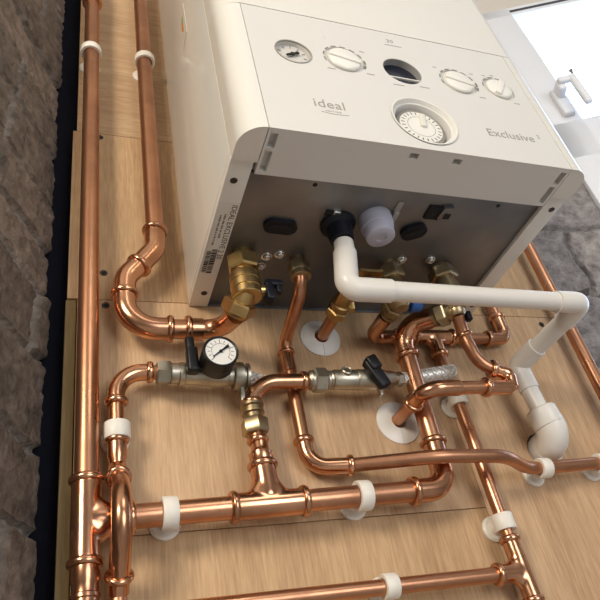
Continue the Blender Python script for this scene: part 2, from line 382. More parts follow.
# display window
bm = B(); lathe(bm, (202, -265, 131), Y, [(0, 23.2), (1.4, 23.2)], 40); dw = obj('display_window', bm, 'navy', bo)
bm = B(); box(bm, (180.5, -272.6, 117.3), (223.5, -270.2, 118.9), .3); obj('divider_bar', bm, 'knob', dw)
bm = B(); lathe(bm, (202, -272.7, 131), Y, [(0, 23.45), (9, 23.45), (9, 22.9), (0, 22.9), (0, 23.45)], 40, cap=False); obj('window_recess_shade', bm, 'recess_shade', dw)  # tube coloured grey to paint shade on the recess wall
# knobs
def knob(cx, cz, r, ang, big=False):
    bm = B(); lathe(bm, (cx, -271.4, cz), -Y, [(0, r), (2.4, r), (3.6, r - 1), (4.2, r - 2.6), (4.2, .1)], 44, cap=False)
    k_ = obj('control_knob', bm, 'knob', bo)
    bm = B(); m_ = FRONT(cx, cz, -275) @ Matrix.Rotation(R(ang), 4, 'Z')
    box(bm, (-r + .8, -4, -2), (r - .8, 4, 2.6), 1.3, m_); obj('grip_bar', bm, 'knob', k_); return k_
knob(132, 133, 19, -14); arc_marks(132, 133, 23.2, R(200), R(10), 7, parent=bo); arc_marks(132, 133, 23.0, R(10), R(-35), 2, .8, 2.4, parent=bo)
knob(275, 130, 19, -14); arc_marks(275, 130, 23.2, R(200), R(10), 7, parent=bo); arc_marks(275, 130, 23.0, R(10), R(-35), 2, .8, 2.4, parent=bo)
knob(331, 131, 17, 58); arc_marks(331, 131, 20.8, R(180), R(50), 4, .7, parent=bo)
for x, z, w in ((112, 111, 9), (158, 113, 9), (158, 155, 6), (250, 152, 5), (298, 106, 8), (300, 152, 5), (331, 157, 5), (318, 154, 4), (345, 106, 8), (189, 102, 13), (222, 106, 12), (318, 147, 3)):
    bm = B(); box(bm, (x - w / 2, -273.3, z - .5), (x + w / 2, -272.9, z + .5)); obj('printed_symbol', bm, 'lgrey', bo)
text('rating_number', '30', 9.5, FRONT(203, 190), 'lgrey', bo)
bm = B(); box(bm, (194, -273.3, 181), (216, -272.9, 181.9)); obj('printed_line', bm, 'lgrey', bo)
bm = B(); box(bm, (116, -273.25, 168), (117, -272.9, 184)); obj('surface_scratch', bm, 'pale', bo)
text('maker_lettering', 'ideal', 18, FRONT(95, 45.5), 'lgrey', bo, spacing=1.04)
text('maker_lettering', 'HEATING', 3.2, FRONT(97, 35), 'lgrey', bo, spacing=1.35)
bm = B(); tube(bm, [V((84, -273.05, 33)), V((97, -273.05, 30.5)), V((113, -273.05, 32.5))], .35, 60, 6); obj('printed_line', bm, 'lgrey', bo)
text('model_lettering', 'Exclusive', 17, FRONT(308, 41), 'lgrey', bo); text('model_lettering', '2', 8, FRONT(347, 46.5), 'lgrey', bo)
# programmer clock
bm = B(); lathe(bm, (201, -273, 43), Y, [(-1.2, 37.6), (-1.6, 36.6), (-1.2, 35.8), (3, 34.2), (13.4, 29.4)], 48, cap=False); tm = obj('timer_bezel', bm, 'knob', bo)
bm = B(); lathe(bm, (201, -259.5, 43), -Y, [(0, 27.8), (3.6, 27.8), (5.6, 25.6), (5.6, 23.6), (3, 23.6)], 96); obj('timer_ring', bm, 'grey', tm)
bm = B()
for k in range(72):
    a = 2 * math.pi * k / 72; m_ = FRONT(201 + 26.6 * math.cos(a), 43 + 26.6 * math.sin(a), -263.9) @ Matrix.Rotation(a, 4, 'Z'); box(bm, (-1.6, -.7, -1.5), (1.6, .7, 1.4), 0, m_)
obj('timer_tab', bm, 'lgrey', tm)['kind'] = 'stuff'
bm = B(); lathe(bm, (201, -263, 43), -Y, [(0, 24.6), (2.2, 24.6), (3, 24), (3, .1)], 60, cap=False); td = obj('timer_dial', bm, 'knob', tm)
arc_marks(201, 43, 19, R(0), R(360), 24, .25, 4, parent=td, y=-266.2); arc_marks(201, 43, 15.5, R(0), R(360), 24, .96, .5, parent=td, y=-266.2)
bm = B(); box(bm, (-3.3, -16, -1), (3.3, 5, 3.4), 1.2, FRONT(204, 47, -265.5) @ Matrix.Rotation(R(170), 4, 'Z')); obj('timer_pointer', bm, 'pale', td)
# underside details
def screw(x, y, z=3.6, r=5, parent=bo, m='screw'):
    bm = B(); lathe(bm, (x, y, z), -Z, [(0, r * 1.3), (1, r * 1.3), (1.2, r), (3.5, r * .9), (4.5, r * .6), (4.3, r * .45), (3, r * .4)], 20); return obj('plate_screw', bm, m, parent)
for x, y in ((73, -94), (87, -99), (70, -77), (241, -104), (279, -108)): screw(x, y)
bm = B()
for k in range(25):
    pass
bm.free()
def oblong(name, cx, cy, lx, ly, ang, h=5, m='rubber', z=3.6, parent=bo):
    n = 12; r = ly / 2; pts = []
    for sgn in (1, -1):
        for k in range(n + 1):
            a = -math.pi / 2 + math.pi * k / n; pts.append((sgn * ((lx / 2 - r) + r * math.cos(a)), sgn * r * math.sin(a)))
    bm = B(); m_ = Matrix.Translation((cx, cy, z - h)) @ Matrix.Rotation(R(ang), 4, 'Z'); prism(bm, pts, 0, h + .4, m_)
    o = obj(name, bm, m, parent)
    bm = B(); prism(bm, [(x * .72, y * .35) for x, y in pts], -1.2, 1, m_); obj('grommet_slit', bm, 'dark', o); return o
oblong('cable_grommet', 74, -145, 38, 19, 3); oblong('cable_grommet', 232, -155, 31, 22, -30, 5)
bm = B(); lathe(bm, (138, -154, 4), -Z, [(0, 20), (4, 20), (6, 17.5), (8, 14.5), (26, 13.2), (27, 12)], 36); obj('condensate_grommet', bm, 'rubber', bo)
bm = B(); lathe(bm, (178, -167, 5), -Z, [(0, 19), (16, 18.2), (17, 17.2), (29, 15.8), (30, 14.5), (30, 6), (28.6, 5.6), (28.6, .1)], 40, cap=False); obj('test_cap', bm, 'lilac', bo)
bm = B(); box(bm, (234, -196, .5), (254, -176, 3.8), 1); obj('access_slot', bm, 'dark', bo)
bm = B(); prism(bm, [(250, -197), (262, -199), (268, -190), (266, -178), (254, -175), (248, -182)], -2, 4); o_ = obj('slot_bracket', bm, 'steel', bo); bm = B(); prism(bm, [(254, -190), (262, -190), (262, -182), (254, -182)], -2.6, 3); obj('bracket_hole', bm, 'dark', o_)
bm = B(); box(bm, (195, -183, -1), (201, -161, 3.8), 1); box(bm, (194.5, -196, 2.2), (201.5, -183, 3.9), .3); obj('cable_tab', bm, 'lgrey', bo)
bm = B(); box(bm, (118, -174, 2), (126, -166, 3.8), .2); obj('access_slot', bm, 'dark', bo)
bm = B(); box(bm, (126, -175, -.5), (134, -166, 3.8), .6); obj('cable_tab', bm, 'screw', bo)
for x, y, r in ((94, -206, 2.6), (223, -146, 2), (318, -205, 2.6)):
    bm = B(); lathe(bm, (x, y, 3.7), -Z, [(0, r), (.3, r)], 14); obj('plate_hole', bm, 'dark', bo)
for x, y in ((7, -204), (12, -27), (384, -212), (383, -27)):
    bm = B(); lathe(bm, (x + 2, y, -.9), -Z, [(0, 3.8), (.4, 3.8), (.9, 2.6), (.5, 1.4)], 18); obj('rim_screw', bm, 'rust', bo)
# rating label on the left rim: text reads towards the wall
def RIM(x, y): return Matrix(((0, 1, 0, x), (1, 0, 0, y), (0, 0, -1, -1.25), (0, 0, 0, 1)))
bm = B(); box(bm, (2, -176, -1.25), (22.4, -62, -.95)); lb = obj('rating_label', bm, 'enamel', bo)
text('label_text', 'IDEAL EXCLUSIVE 2 30', 8.4, RIM(17.8, -172), 'black', lb, .1, 'LEFT')
for x, y, w in ((11, -140, 36), (6.5, -134, 44)):
    bm = B(); yy = y - w / 2
    while yy < y + w / 2:
        box(bm, (x - 1, yy, -1.5), (x + 1, yy + 1.2, -1.2)); yy += random.choice((1.9, 2.1, 3.2))
    obj('label_text', bm, 'grey', lb)['kind'] = 'stuff'
for xa, xb, ya, yb in ((8.5, 14.5, -104, -66), (3, 8, -101, -66)):
    bm = B(); yy = ya
    while yy < yb:
        w = random.choice((.8, 1.2, 2.)); box(bm, (xa, yy, -1.5), (xb, yy + w, -1.2)); yy += w + random.choice((.9, 1.4))
    obj('barcode', bm, 'black', lb)
# pale patch with orange and green shapes on the left casing
bm = B(); box(bm, (-.5, -150, 345), (0, -120, 417)); st = obj('side_patch', bm, 'enamel', bo)
bm = B(); prism(bm, [(-137, 367), (-128, 381), (-130, 393), (-140, 385)], -.8, 0, Matrix(((0, 0, 1, 0), (1, 0, 0, 0), (0, 1, 0, 0), (0, 0, 0, 1)))); obj('patch_arrow', bm, 'orange', st)
bm = B(); prism(bm, [(-140, 385), (-130, 393), (-133, 403), (-142, 397)], -.8, 0, Matrix(((0, 0, 1, 0), (1, 0, 0, 0), (0, 1, 0, 0), (0, 0, 0, 1)))); obj('patch_arrow', bm, 'green', st)

# ------------------------------------------------------------------ copper pipework
R22, F22, B22 = 11., 12.6, 15.6
R15, F15, B15 = 7.5, 8.9, 11.6
def pipe(parent, pts, r=R22, bend=28, m='copper', name='pipe'):
    bm = B(); tube(bm, pts, r, bend); return obj(name, bm, m, parent)
def elbow(parent, a, c, b, big=True, bend=20, beads=(True, True), name='elbow_fitting'):
    f, bd = (F22, B22) if big else (F15, B15); bm = B(); a, c, b = V(a), V(c), V(b); tube(bm, [a, c, b], f, bend)
    if beads[0]: bead(bm, a, (c - a), f, bd)
    if beads[1]: bead(bm, b, (b - c), f, bd)
    return obj(name, bm, 'copper_fit', parent)
def coupler(parent, a, b, big=True, beads=(True, True), name='coupling'):
    f, bd = (F22, B22) if big else (F15, B15); bm = B(); a, b = V(a), V(b); tube(bm, [a, b], f)
    if beads[0]: bead(bm, a, b - a, f, bd)
    if beads[1]: bead(bm, b, b - a, f, bd)
    return obj(name, bm, 'copper_fit', parent)
def tee(parent, a, b, c, e, big=True, bigb=True):
    f, bd = (F22, B22) if big else (F15, B15); fb, bb = (F22, B22) if bigb else (F15, B15)
    a, b, c, e = V(a), V(b), V(c), V(e); bm = B(); n = (b - a).normalized(); L = (b - a).length; d = (e - c).normalized(); l = (e - c).length
    lathe(bm, a, n, [(0, f + .5), (L, f + .5)], 40); lathe(bm, c, d, [(f * .5, fb + .4), (l, fb + .5)], 40)
    side = n.cross(d).normalized(); rings = []
    for tt, k in [(.2, 2.3), (.6, 2.05), (.9, 1.75), (1.15, 1.5), (1.4, 1.3), (1.7, 1.14), (2., 1.04), (2.2, 1.)]:
        b_ = min(fb, f) * (.97 if tt < 1.5 else .9)
        rings.append([bm.verts.new(c + d * (tt * f) + n * (math.cos(2 * math.pi * q / 36) * fb * k) + side * (math.sin(2 * math.pi * q / 36) * b_)) for q in range(36)])
    for ra, rb in zip(rings, rings[1:]):
        for q in range(36): bm.faces.new((ra[q], ra[(q + 1) % 36], rb[(q + 1) % 36], rb[q]))
    bm.faces.new(rings[-1]); bm.faces.new(rings[0][::-1])
    tmp = obj('cutter', bm, 'dark'); md = tmp.modifiers.new('r', 'REMESH'); md.mode = 'VOXEL'; md.voxel_size = .0009
    md = tmp.modifiers.new('s', 'SMOOTH'); md.iterations = 40; md.factor = .5
    me = bpy.data.meshes.new_from_object(tmp.evaluated_get(bpy.context.evaluated_depsgraph_get())); bpy.data.objects.remove(tmp)
    bm = B(); bm.from_mesh(me)
    for v in bm.verts: v.co /= S
    bead(bm, a, n, f, bd); bead(bm, b, n, f, bd); bead(bm, e, d, fb, bb)
    return obj('tee_fitting', bm, 'copper_fit', parent)
PIPES = 'copper pipe runs on the plywood'
def run(label, loc): return thing('copper_pipe', label, 'pipe', loc, PIPES)
Y22, Y15, Y8 = -30, -22, -13

# left vertical 22
t = run('thick copper pipe running full height along the left board edge', (-115, Y22, -420))
pipe(t, [(-115, Y22, 592), (-115, Y22, -222)]); coupler(t, (-115, Y22, 588), (-115, Y22, 640)); pipe(t, [(-115, Y22, 636), (-115, Y22, 1100)])
tee(t, (-115, Y22, -225), (-115, Y22, -298), (-115, Y22, -262), (-77, Y22, -262))
bm = B(); lathe(bm, (-115, Y22, -300), -Z, [(0, 12.4), (12, 12.4), (15, 11.2), (22, 11.2), (23, 12.2), (26, 12.2), (27, 11), (300, 11)], 28); obj('reducer', bm, 'copper_fit', t)
# bottom horizontal 22 with riser to the boiler return
zz = lambda x: -262 + (x + 115) * 8 / 368
t = run('thick copper pipe running sideways from the left tee, turning up under the boiler', (52, Y22, -262))
pipe(t, [(-84, Y22, zz(-84)), (20, Y22, zz(20))]); tee(t, (17, Y22, zz(17)), (88, Y22, zz(88)), (52, Y22, zz(52)), (51.5, Y22, -219), True, True)
pipe(t, [(86, Y22, zz(86)), (214, Y22, zz(214))]); elbow(t, (211, Y22, zz(211)), (252, Y22, -254), (253, Y22, -201), True, 24)
pipe(t, [(253, Y22, -204), (251.5, -36, -88)]); elbow(t, (251.5, -36, -91), (248, -36, -50), (279, -75, -60), True, 26, (True, False))
# bracket riser from the tee to the filling valve
t = run('short copper riser from the middle tee bending into the right filling valve', (51, Y22, -219))
bm = B(); lathe(bm, (51.5, Y22, -215.3), Z, [(0, 11), (2, 12), (9, 12), (11, 10), (14, 9), (23, 8.9)], 28); bead(bm, (50.5, Y22, -192), Z, F15, B15, 6); obj('reducer', bm, 'copper_fit', t)
pipe(t, [(50.3, Y22, -196), (50, Y22, -170)], R15)
bm = B(); hexnut(bm, (50, Y22, -185), Z, 17, 14.5); lathe(bm, (50, Y22, -168), Z, [(0, 9.5), (5, 9.5), (6, 12), (9, 12), (10, 10), (13, 10), (14, 12.4), (17, 12.4), (18, 10.5), (22, 10.5)], 26); obj('compression_joint', bm, 'dull_brass', t)
bm = B(); tube(bm, [(50.3, Y22, -151), (52, -31, -139), (70, -32, -124), (113, -32, -123.5)], F15, [22, 34]); bead(bm, (50.5, Y22, -149), (V((2, 0, 12))), F15, B15, 6); bead(bm, (113, -32, -123.5), X, F15, B15); obj('elbow_fitting', bm, 'copper_fit', t); pipe(t, [(108, -32, -122), (128, -32, -122)], R15)
# second vertical 22 to the flow valve
t = run('thick copper pipe down the boiler left side, dog-legging into the brass valve', (-38, Y22, 90))
pipe(t, [(-36, Y22, 1100), (-39, Y22, 86)]); elbow(t, (-39, Y22, 90), (-41, Y22, 60), (-60, Y22, 33), True, 26)
elbow(t, (-58, Y22, 37), (-76, Y22, 14), (-77, Y22, -10), True, 30, (False, True))
elbow(t, (-77, Y22, -14), (-77, Y22, -56), (-30, Y22, -56), True, 34, (False, True))
pipe(t, [(-34, Y22, -56), (-8, Y22, -55.5)]); bm = B(); bead(bm, (-10, Y22, -55.5), X, F22, B22); lathe(bm, (-10, Y22, -55.5), X, [(0, F22), (16, F22)], 28); obj('coupling', bm, 'copper_fit', t)
pipe(t, [(4, Y22, -55), (26, Y22, -55), (33.5, -74, -66)], R22, 24)
# hot water outlet 15 mm
t = run('slim copper pipe snaking from the second brass inlet down and across to the right', (107, -12, -74))
pipe(t, [(110, -92, -14), (110, -92, -34), (107, -13, -62), (107, -13, -76)], R15, 26); bm = B(); bead(bm, (107, -13, -74), Z, R15 + .6, 10.6, 5); lathe(bm, (107, -13, -74), -Z, [(0, 8.6), (26, 8.6), (27, 7.6)], 26); obj('coupling', bm, 'copper_fit', t)
pipe(t, [(107, -13, -80), (107, -13, -188)], R15); elbow(t, (107, -13, -186), (108, -13, -216), (150, -22, -220), False, 22)
pipe(t, [(146, -21, -219.6), (240, -54, -228), (322, -54, -231), (372, -22, -235), (620, -22, -229)], R15, 70)
# gas stub from the wall
t = run('short copper stub from the upper white wall plate to a brass nut', (161, 0, -43))
pipe(t, [(161, 6, -44), (166, -46, -38)], R15)
# discharge pipe
t = run('slim copper pipe curving from the right valve back left into the lower wall plate', (238, 0, -160))
pipe(t, [(300, -92, -70), (306, -82, -92), (313, -80, -134), (335, -80, -137)], R15, 34); bm = B(); bead(bm, (306, -82, -91), V((5, 3, -22)), R15 + .6, 11.2, 5); obj('coupling', bm, 'copper_fit', t)
elbow(t, (328, -80, -136.5), (348, -80, -142), (344, -80, -161), False, 9, (True, False)); elbow(t, (346, -80, -150), (344, -80, -161), (310, -80, -160), False, 9, (False, True), 'elbow_fitting')
pipe(t, [(313, -80, -160), (272, -80, -160.5)], R15); elbow(t, (274, -80, -160.5), (233, -80, -161), (232, -48, -161), False, 20, (False, True)); pipe(t, [(232, -52, -161), (232, 6, -160)], R15)
# cold feed and the long drop
t = run('slim copper pipe with a tee, running sideways right below the boiler back edge', (314, Y8, -47))
elbow(t, (222, -64, -53), (224, Y8, -48), (262, Y8, -47), False, 16, (False, True))
pipe(t, [(258, Y8, -47), (296, Y8, -47)], R15); tee(t, (289, Y8, -45), (343, Y8, -45), (316, Y8, -45), (315.5, Y8, -73), False, False)
pipe(t, [(338, Y8, -47), (400, Y8, -46)], R15); elbow(t, (400, Y8, -46), (430, Y8, -45), (430, Y8, -10), False, 12); pipe(t, [(430, Y8, -14), (430, Y8, 1100)], R15)
t = run('slim copper pipe dropping straight from the sideways tee to the bottom tee', (313, Y15, -370))
pipe(t, [(315.5, Y8, -70), (312, Y15, -200), (313, Y15, -312)], R15); tee(t, (313, Y15, -311), (315, Y15, -372), (314, Y15, -344), (284, Y15, -344), False, False); pipe(t, [(315, Y15, -370), (316, Y15, -560)], R15)
t = run('lowest slim copper pipe running sideways into the bottom right tee', (160, Y15, -343)); pipe(t, [(-61, Y15, -590), (-60, Y15, -341), (288, Y15, -344)], R15)
t = run('copper pipe standing against the right edge of the plywood', (541, Y15, 0)); pipe(t, [(541, Y15, 1100), (542, Y15, -600)], 8.6)
# left branch with crossover
t = run('slim copper pipe bending down from the left filling valve and bowing over the thick pipe', (-87, Y15, -310))
pipe(t, [(-34, -27, -110), (-56, -24, -107.5)], R15); elbow(t, (-53, -24, -107.5), (-87, Y15, -107), (-87, Y15, -141), False, 26)
pipe(t, [(-87, Y15, -138), (-87, Y15, -186)], R15); bm = B(); bead(bm, (-87, Y15, -183), Z, F15, B15); lathe(bm, (-87, Y15, -183), -Z, [(0, 9.2), (18, 9.2), (22, 7.8), (32, 7.8)], 26); obj('coupling', bm, 'copper_fit', t)
bm = B(); tube(bm, [(-87, Y15, -212), (-87, -34, -226), (-88, -62, -254), (-88, -62, -284), (-88, -30, -312), (-88, Y15, -322)], 9., 40)
bead(bm, (-87, -33.5, -225.5), V((0, -22, -24)), 9, 12, 6); bead(bm, (-88, -31, -311), V((0, 24, -22)), 9, 12.6, 6); obj('crossover_bend', bm, 'copper_fit', t)
pipe(t, [(-88, Y15, -318), (-88, Y15, -560)], R15)

# ------------------------------------------------------------------ valves
v = thing('isolating_valve', 'bright brass valve with black T handle on the thick left pipe under the boiler', 'valve', (43, -95, 0))
bm = B(); lathe(bm, (43, -95, 3.4), -Z, [(0, 12), (7, 12)], 26); hexnut(bm, (43, -95, -3), -Z, 20, 18.5, .3); obj('union_nut', bm, 'brass', v)
bm = B(); lathe(bm, (42, -95, -22), -Z, [(0, 12), (4, 12), (5, 15), (9, 16.6), (17, 16.6), (17.6, 15.8), (19, 15.8), (19.6, 16.8), (27, 16.8), (27.6, 15.6), (29, 15.6), (29.6, 16.2), (36, 16.2), (37, 15.4), (37, .1)], 36, cap=False); obj('valve_body', bm, 'brass', v)
d_ = V((-6, 17, -11)); P0 = V((41, -97, -50)); bm = B(); lathe(bm, P0, d_, [(0, 12), (12, 12.5), (13, 15)], 28); hexnut(bm, P0 + d_.normalized() * 13, d_, 14, 18.5, .4); lathe(bm, P0 + d_.normalized() * 27, d_, [(0, 15), (3, 14), (4, 12)], 28); obj('outlet_nut', bm, 'brass', v)
bm = B(); lathe(bm, (54, -95, -48), X, [(0, 6), (9, 6)], 18); obj('valve_stem', bm, 'brass', v)
bm = B(); box(bm, (62, -104, -64), (71, -88, -45), 2); box(bm, (63, -101, -47), (71, -93, -37), 1.5); box(bm, (64, -100, -42), (84, -90, -34), 2); box(bm, (76, -99, -51), (82, -91, -37), 1.5); obj('t_handle', bm, 'rubber', v)

v = thing('compression_nut', 'dull brass nut on the second inlet, right of the bright brass valve', 'nut', (110, -92, 0))
bm = B(); lathe(bm, (110, -92, 3.4), -Z, [(0, 9), (4, 9), (5, 10), (9, 10)], 24); hexnut(bm, (110, -92, -3), -Z, 14, 12.5); lathe(bm, (110, -92, -17), -Z, [(0, 11), (3, 11), (3.5, 12), (7, 12), (8, 8.2)], 24); obj('nut_body', bm, 'dull_brass', v)

v = thing('gas_cock', 'brass gas cock behind the white waste pipe elbow', 'valve', (168, -72, 0))
d_ = V((3, -36, 5)); bm = B(); hexnut(bm, (166, -42, -38), d_, 12, 13.5); lathe(bm, V((166, -42, -38)) + d_.normalized() * 12, d_, [(0, 10), (3, 10), (4, 12.5), (9, 12.5), (10, 10), (40, 10)], 26); obj('valve_body', bm, 'brass', v)
bm = B(); hexnut(bm, (177, -56, -35), V((1, -.5, -.1)), 10, 8); obj('test_nipple', bm, 'brass', v)
bm = B(); lathe(bm, (170, -92, 3.4), -Z, [(0, 10), (44, 10), (47, 7)], 24); hexnut(bm, (170, -92, 0), -Z, 14, 14); obj('inlet_nut', bm, 'dull_brass', v)

v = thing('stop_valve', 'brass valve with a flat gold lever pointing left beneath the boiler', 'valve', (226, -94, 0))
bm = B(); lathe(bm, (227, -94, 3.4), -Z, [(0, 11), (8, 11)], 24); hexnut(bm, (227, -94, -3), -Z, 18, 15.5, .2); obj('union_nut', bm, 'dull_brass', v)
bm = B(); lathe(bm, (226, -94, -20), -Z, [(0, 10.5), (6, 10.5), (10, 13), (36, 13), (40, 11), (44, 8)], 28); obj('valve_body', bm, 'dull_brass', v)
d_ = V((-1, 30, 2)); bm = B(); lathe(bm, (224, -90, -53), d_, [(0, 10), (4, 10)], 24); hexnut(bm, (224, -85, -53), d_, 14, 13, .3); lathe(bm, (223.5, -71, -53), d_, [(0, 11), (4, 11), (5, 8)], 24); obj('outlet_nut', bm, 'dull_brass', v)
bm = B(); prism(bm, [(214, -100), (206, -98), (184, -99), (181, -96), (181, -91), (184, -88), (206, -90), (214, -88)], -14, -10); obj('lever', bm, 'brass', v)
bm = B(); lathe(bm, (238, -94, -57), X, [(0, 9), (12, 9), (14, 7)], 24); obj('valve_cap', bm, 'blue', v)

v = thing('return_valve', 'dull brass valve at the rightmost boiler inlet above the curved copper elbow', 'valve', (298, -94, 0))
bm = B(); lathe(bm, (300, -94, 3.4), -Z, [(0, 12), (6, 12)], 26); hexnut(bm, (300, -94, 0), -Z, 17, 18, .1); obj('union_nut', bm, 'dull_brass', v)
bm = B(); lathe(bm, (299, -94, -17), -Z, [(0, 12), (6, 12), (8, 15), (34, 15), (36, 13)], 30); hexnut(bm, (299, -93, -50), -Z, 14, 14, .4); lathe(bm, (299, -93, -64), -Z, [(0, 11), (6, 10), (8, 8.4)], 26); obj('valve_body', bm, 'dull_brass', v)
d_ = V((-15, 22, 4)); P0 = V((292.5, -95, -63.5)); bm = B(); lathe(bm, P0, d_, [(0, 11), (8, 11)], 26); hexnut(bm, P0 + d_.normalized() * 6, d_, 13, 15.5, .2); lathe(bm, P0 + d_.normalized() * 19, d_, [(0, 14), (3, 13), (5, 12.8)], 28); obj('outlet_nut', bm, 'dull_brass', v)
bm = B(); box(bm, (309, -99, -78), (315, -91, -66), 1.2); obj('drain_knob', bm, 'rubber', v)

# filling loop
v = thing('filling_valve', 'nickel filling valve with upright black lever left of the gauge', 'valve', (0, -28, -113), 'filling loop valves')
za = lambda x: -111 - (x + 40) * .05
bm = B(); hexnut(bm, (-47, -28, za(-47)), X, 15, 13, .3); lathe(bm, (-32, -28, za(-32)), X, [(0, 11), (9, 11)], 26); obj('compression_nut', bm, 'nickel', v)
bm = B(); lathe(bm, (-24, -28, za(-24)), V((1, 0, -.05)), [(0, 11), (1, 12.6), (6, 12.6), (7, 11.4), (24, 11.4), (25, 12), (52, 12), (53, 10.5), (58, 10.5)], 32); obj('valve_body', bm, 'nickel', v)
bm = B(); lathe(bm, (34, -28, za(34)), V((1, 0, -.05)), [(0, 10), (1, 15), (5, 16), (10, 16), (11, 12), (13, 12), (14, 15), (17, 15), (18, 9)], 32); box(bm, (39, -32, -147), (45, -25, -128), 1.5); obj('hose_flange', bm, 'nickel', v)
bm = B(); lathe(bm, (-13, -36, -112), -Y, [(0, 6.5), (8, 6.5)], 18); box(bm, (-19, -56, -124), (-7, -43, -94), 3); box(bm, (-18.5, -53, -98), (-9, -44, -79), 3.5); obj('lever', bm, 'black', v)
g = thing('pressure_gauge', 'round black pressure gauge with white dial on the left filling valve', 'gauge', (12, -42, -112))
bm = B(); lathe(bm, (13, -38, -113), -Y, [(0, 6), (10, 6)], 18); obj('gauge_stem', bm, 'nickel', g)
bm = B(); lathe(bm, (12, -46, -112), -Y, [(0, 16), (1, 17.8), (3, 18.5), (25, 18.6), (27, 18.4), (27.8, 17.4), (27.1, 16.2), (25.8, 16), (25.8, .1)], 44, cap=False); gb = obj('gauge_case', bm, 'black', g)
bm = B(); lathe(bm, (12, -71.7, -112), -Y, [(0, 15.9), (.5, 15.9)], 40); gf = obj('gauge_face', bm, 'whitedial', g)
bm = B()
for k in range(13):
    a = R(225 - k * 22.5); L_ = 2.6 if k % 3 == 0 else 1.4
    box(bm, (-L_, -.32, 0), (L_, .32, .2), 0, FRONT(12 + 12.3 * math.cos(a), -112 + 12.3 * math.sin(a), -72.3) @ Matrix.Rotation(a, 4, 'Z'))
obj('gauge_mark', bm, 'grey', gf); arc_marks(12, -112, 9.4, R(225), R(-45), 8, .95, .5, gf, -72.4)
bm = B(); prism(bm, [(-11, -.5), (4, -.9), (11.2, -1.6), (11.2, 1.6), (4, .9), (-11, .5)], 0, .5, FRONT(12, -112, -72.9) @ Matrix.Rotation(R(38), 4, 'Z')); lathe(bm, (12, -72.7, -112), -Y, [(0, 1.9), (1.2, 1.6)], 16); obj('needle', bm, 'black', g)
bm = B(); lathe(bm, (17, -58, -130), V((.2, 0, -1)), [(-1, 2.8), (.6, 2.8), (1, 1.2)], 16); obj('case_screw', bm, 'rust', g)

v = thing('filling_valve', 'nickel filling valve with slanted black lever, feeding the thick braided hose', 'valve', (185, -32, -120), 'filling loop valves')
bm = B(); lathe(bm, (118, -32, -122), X, [(0, 9), (3, 11.5), (7, 11.5)], 24); hexnut(bm, (124, -32, -122), X, 16, 14.5, .25); lathe(bm, (140, -32, -122), X, [(0, 11), (3, 11), (4, 9.6), (6, 11), (8, 9.6), (10, 11)], 26); obj('compression_nut', bm, 'nickel', v)
bm = B(); lathe(bm, (148, -32, -121.5), X, [(0, 10.6), (2, 11.6), (28, 11.6), (29, 10.8), (31, 12.2), (64, 12.2), (66, 11), (76, 10.4), (78, 9)], 32); lathe(bm, (163, -36, -119), V((0, -1, .35)), [(0, 6.5), (9, 6.5), (10, 5.4), (8.8, 4.4), (8.8, .2)], 22, cap=False); box(bm, (202, -36, -143), (206, -29, -128), .8); box(bm, (199, -35, -112), (207, -28, -100), .8); obj('valve_body', bm, 'nickel', v)
bm = B(); lathe(bm, (196, -40, -121), -Y, [(0, 6.5), (10, 6.5)], 18); m_ = FRONT(194, -124, -47) @ Matrix.Rotation(R(112), 4, 'Z'); box(bm, (-20, -7.6, -1), (18, 7.6, 10), 3, m_); box(bm, (2, -9.5, 0), (20, 5, 13), 3, m_); obj('lever', bm, 'black', v)
bm = B(); lathe(bm, (226, -32, -121), V((1, 0, .08)), [(0, 9), (2, 7.8), (8, 7.8), (9, 6.2), (13, 6.2), (14, 7)], 24); hexnut(bm, (229, -32, -121), V((1, 0, .08)), 8, 9); obj('hose_tail', bm, 'nickel', v)
def braided(label, pts, r0, r1):
    h = thing('braided_hose', label, 'hose', pts[0], 'steel braided filling hoses'); path = fillet(pts, 14)
    bm = B(); sweep(bm, path, lambda s: r0 + (r1 - r0) * min(1, s * 1.4), 24); obj('hose_sleeve', bm, 'braid', h)
    dense = []                                                          # resample, then two sets of crossing wires
    for a, b in zip(path, path[1:]):
        k = max(1, int((b - a).length / 1.2)); dense += [a.lerp(b, i / k) for i in range(k)]
    dense.append(path[-1]); bm = B(); n = len(dense)
    for sgn in (1, -1):
        for ph in range(6):
            q = []; u = None
            for i, c in enumerate(dense):
                t_ = (dense[min(i + 1, n - 1)] - dense[max(i - 1, 0)]).normalized()
                if u is None: _, u, _ = frame(t_)
                u = (u - t_ * u.dot(t_)).normalized(); w = t_.cross(u); a = sgn * i * .16 + ph * math.pi / 3
                rr = r0 + (r1 - r0) * min(1, 1.4 * i / (n - 1)); q.append(c + (u * math.cos(a) + w * math.sin(a)) * (rr + .35))
            sweep(bm, q, .8, 5)
    obj('wire_braid', bm, 'braid', h)['kind'] = 'stuff'; return h
braided('thin braided steel hose leaving the gauge valve behind a copper elbow', [(50, -27, -115), (66, -20, -114), (92, -8.5, -112)], 6.6, 5.)
braided('thick braided steel hose end on the right filling valve', [(238, -32, -120.2), (262, -33, -118), (309, -36, -112)], 7., 8.2)

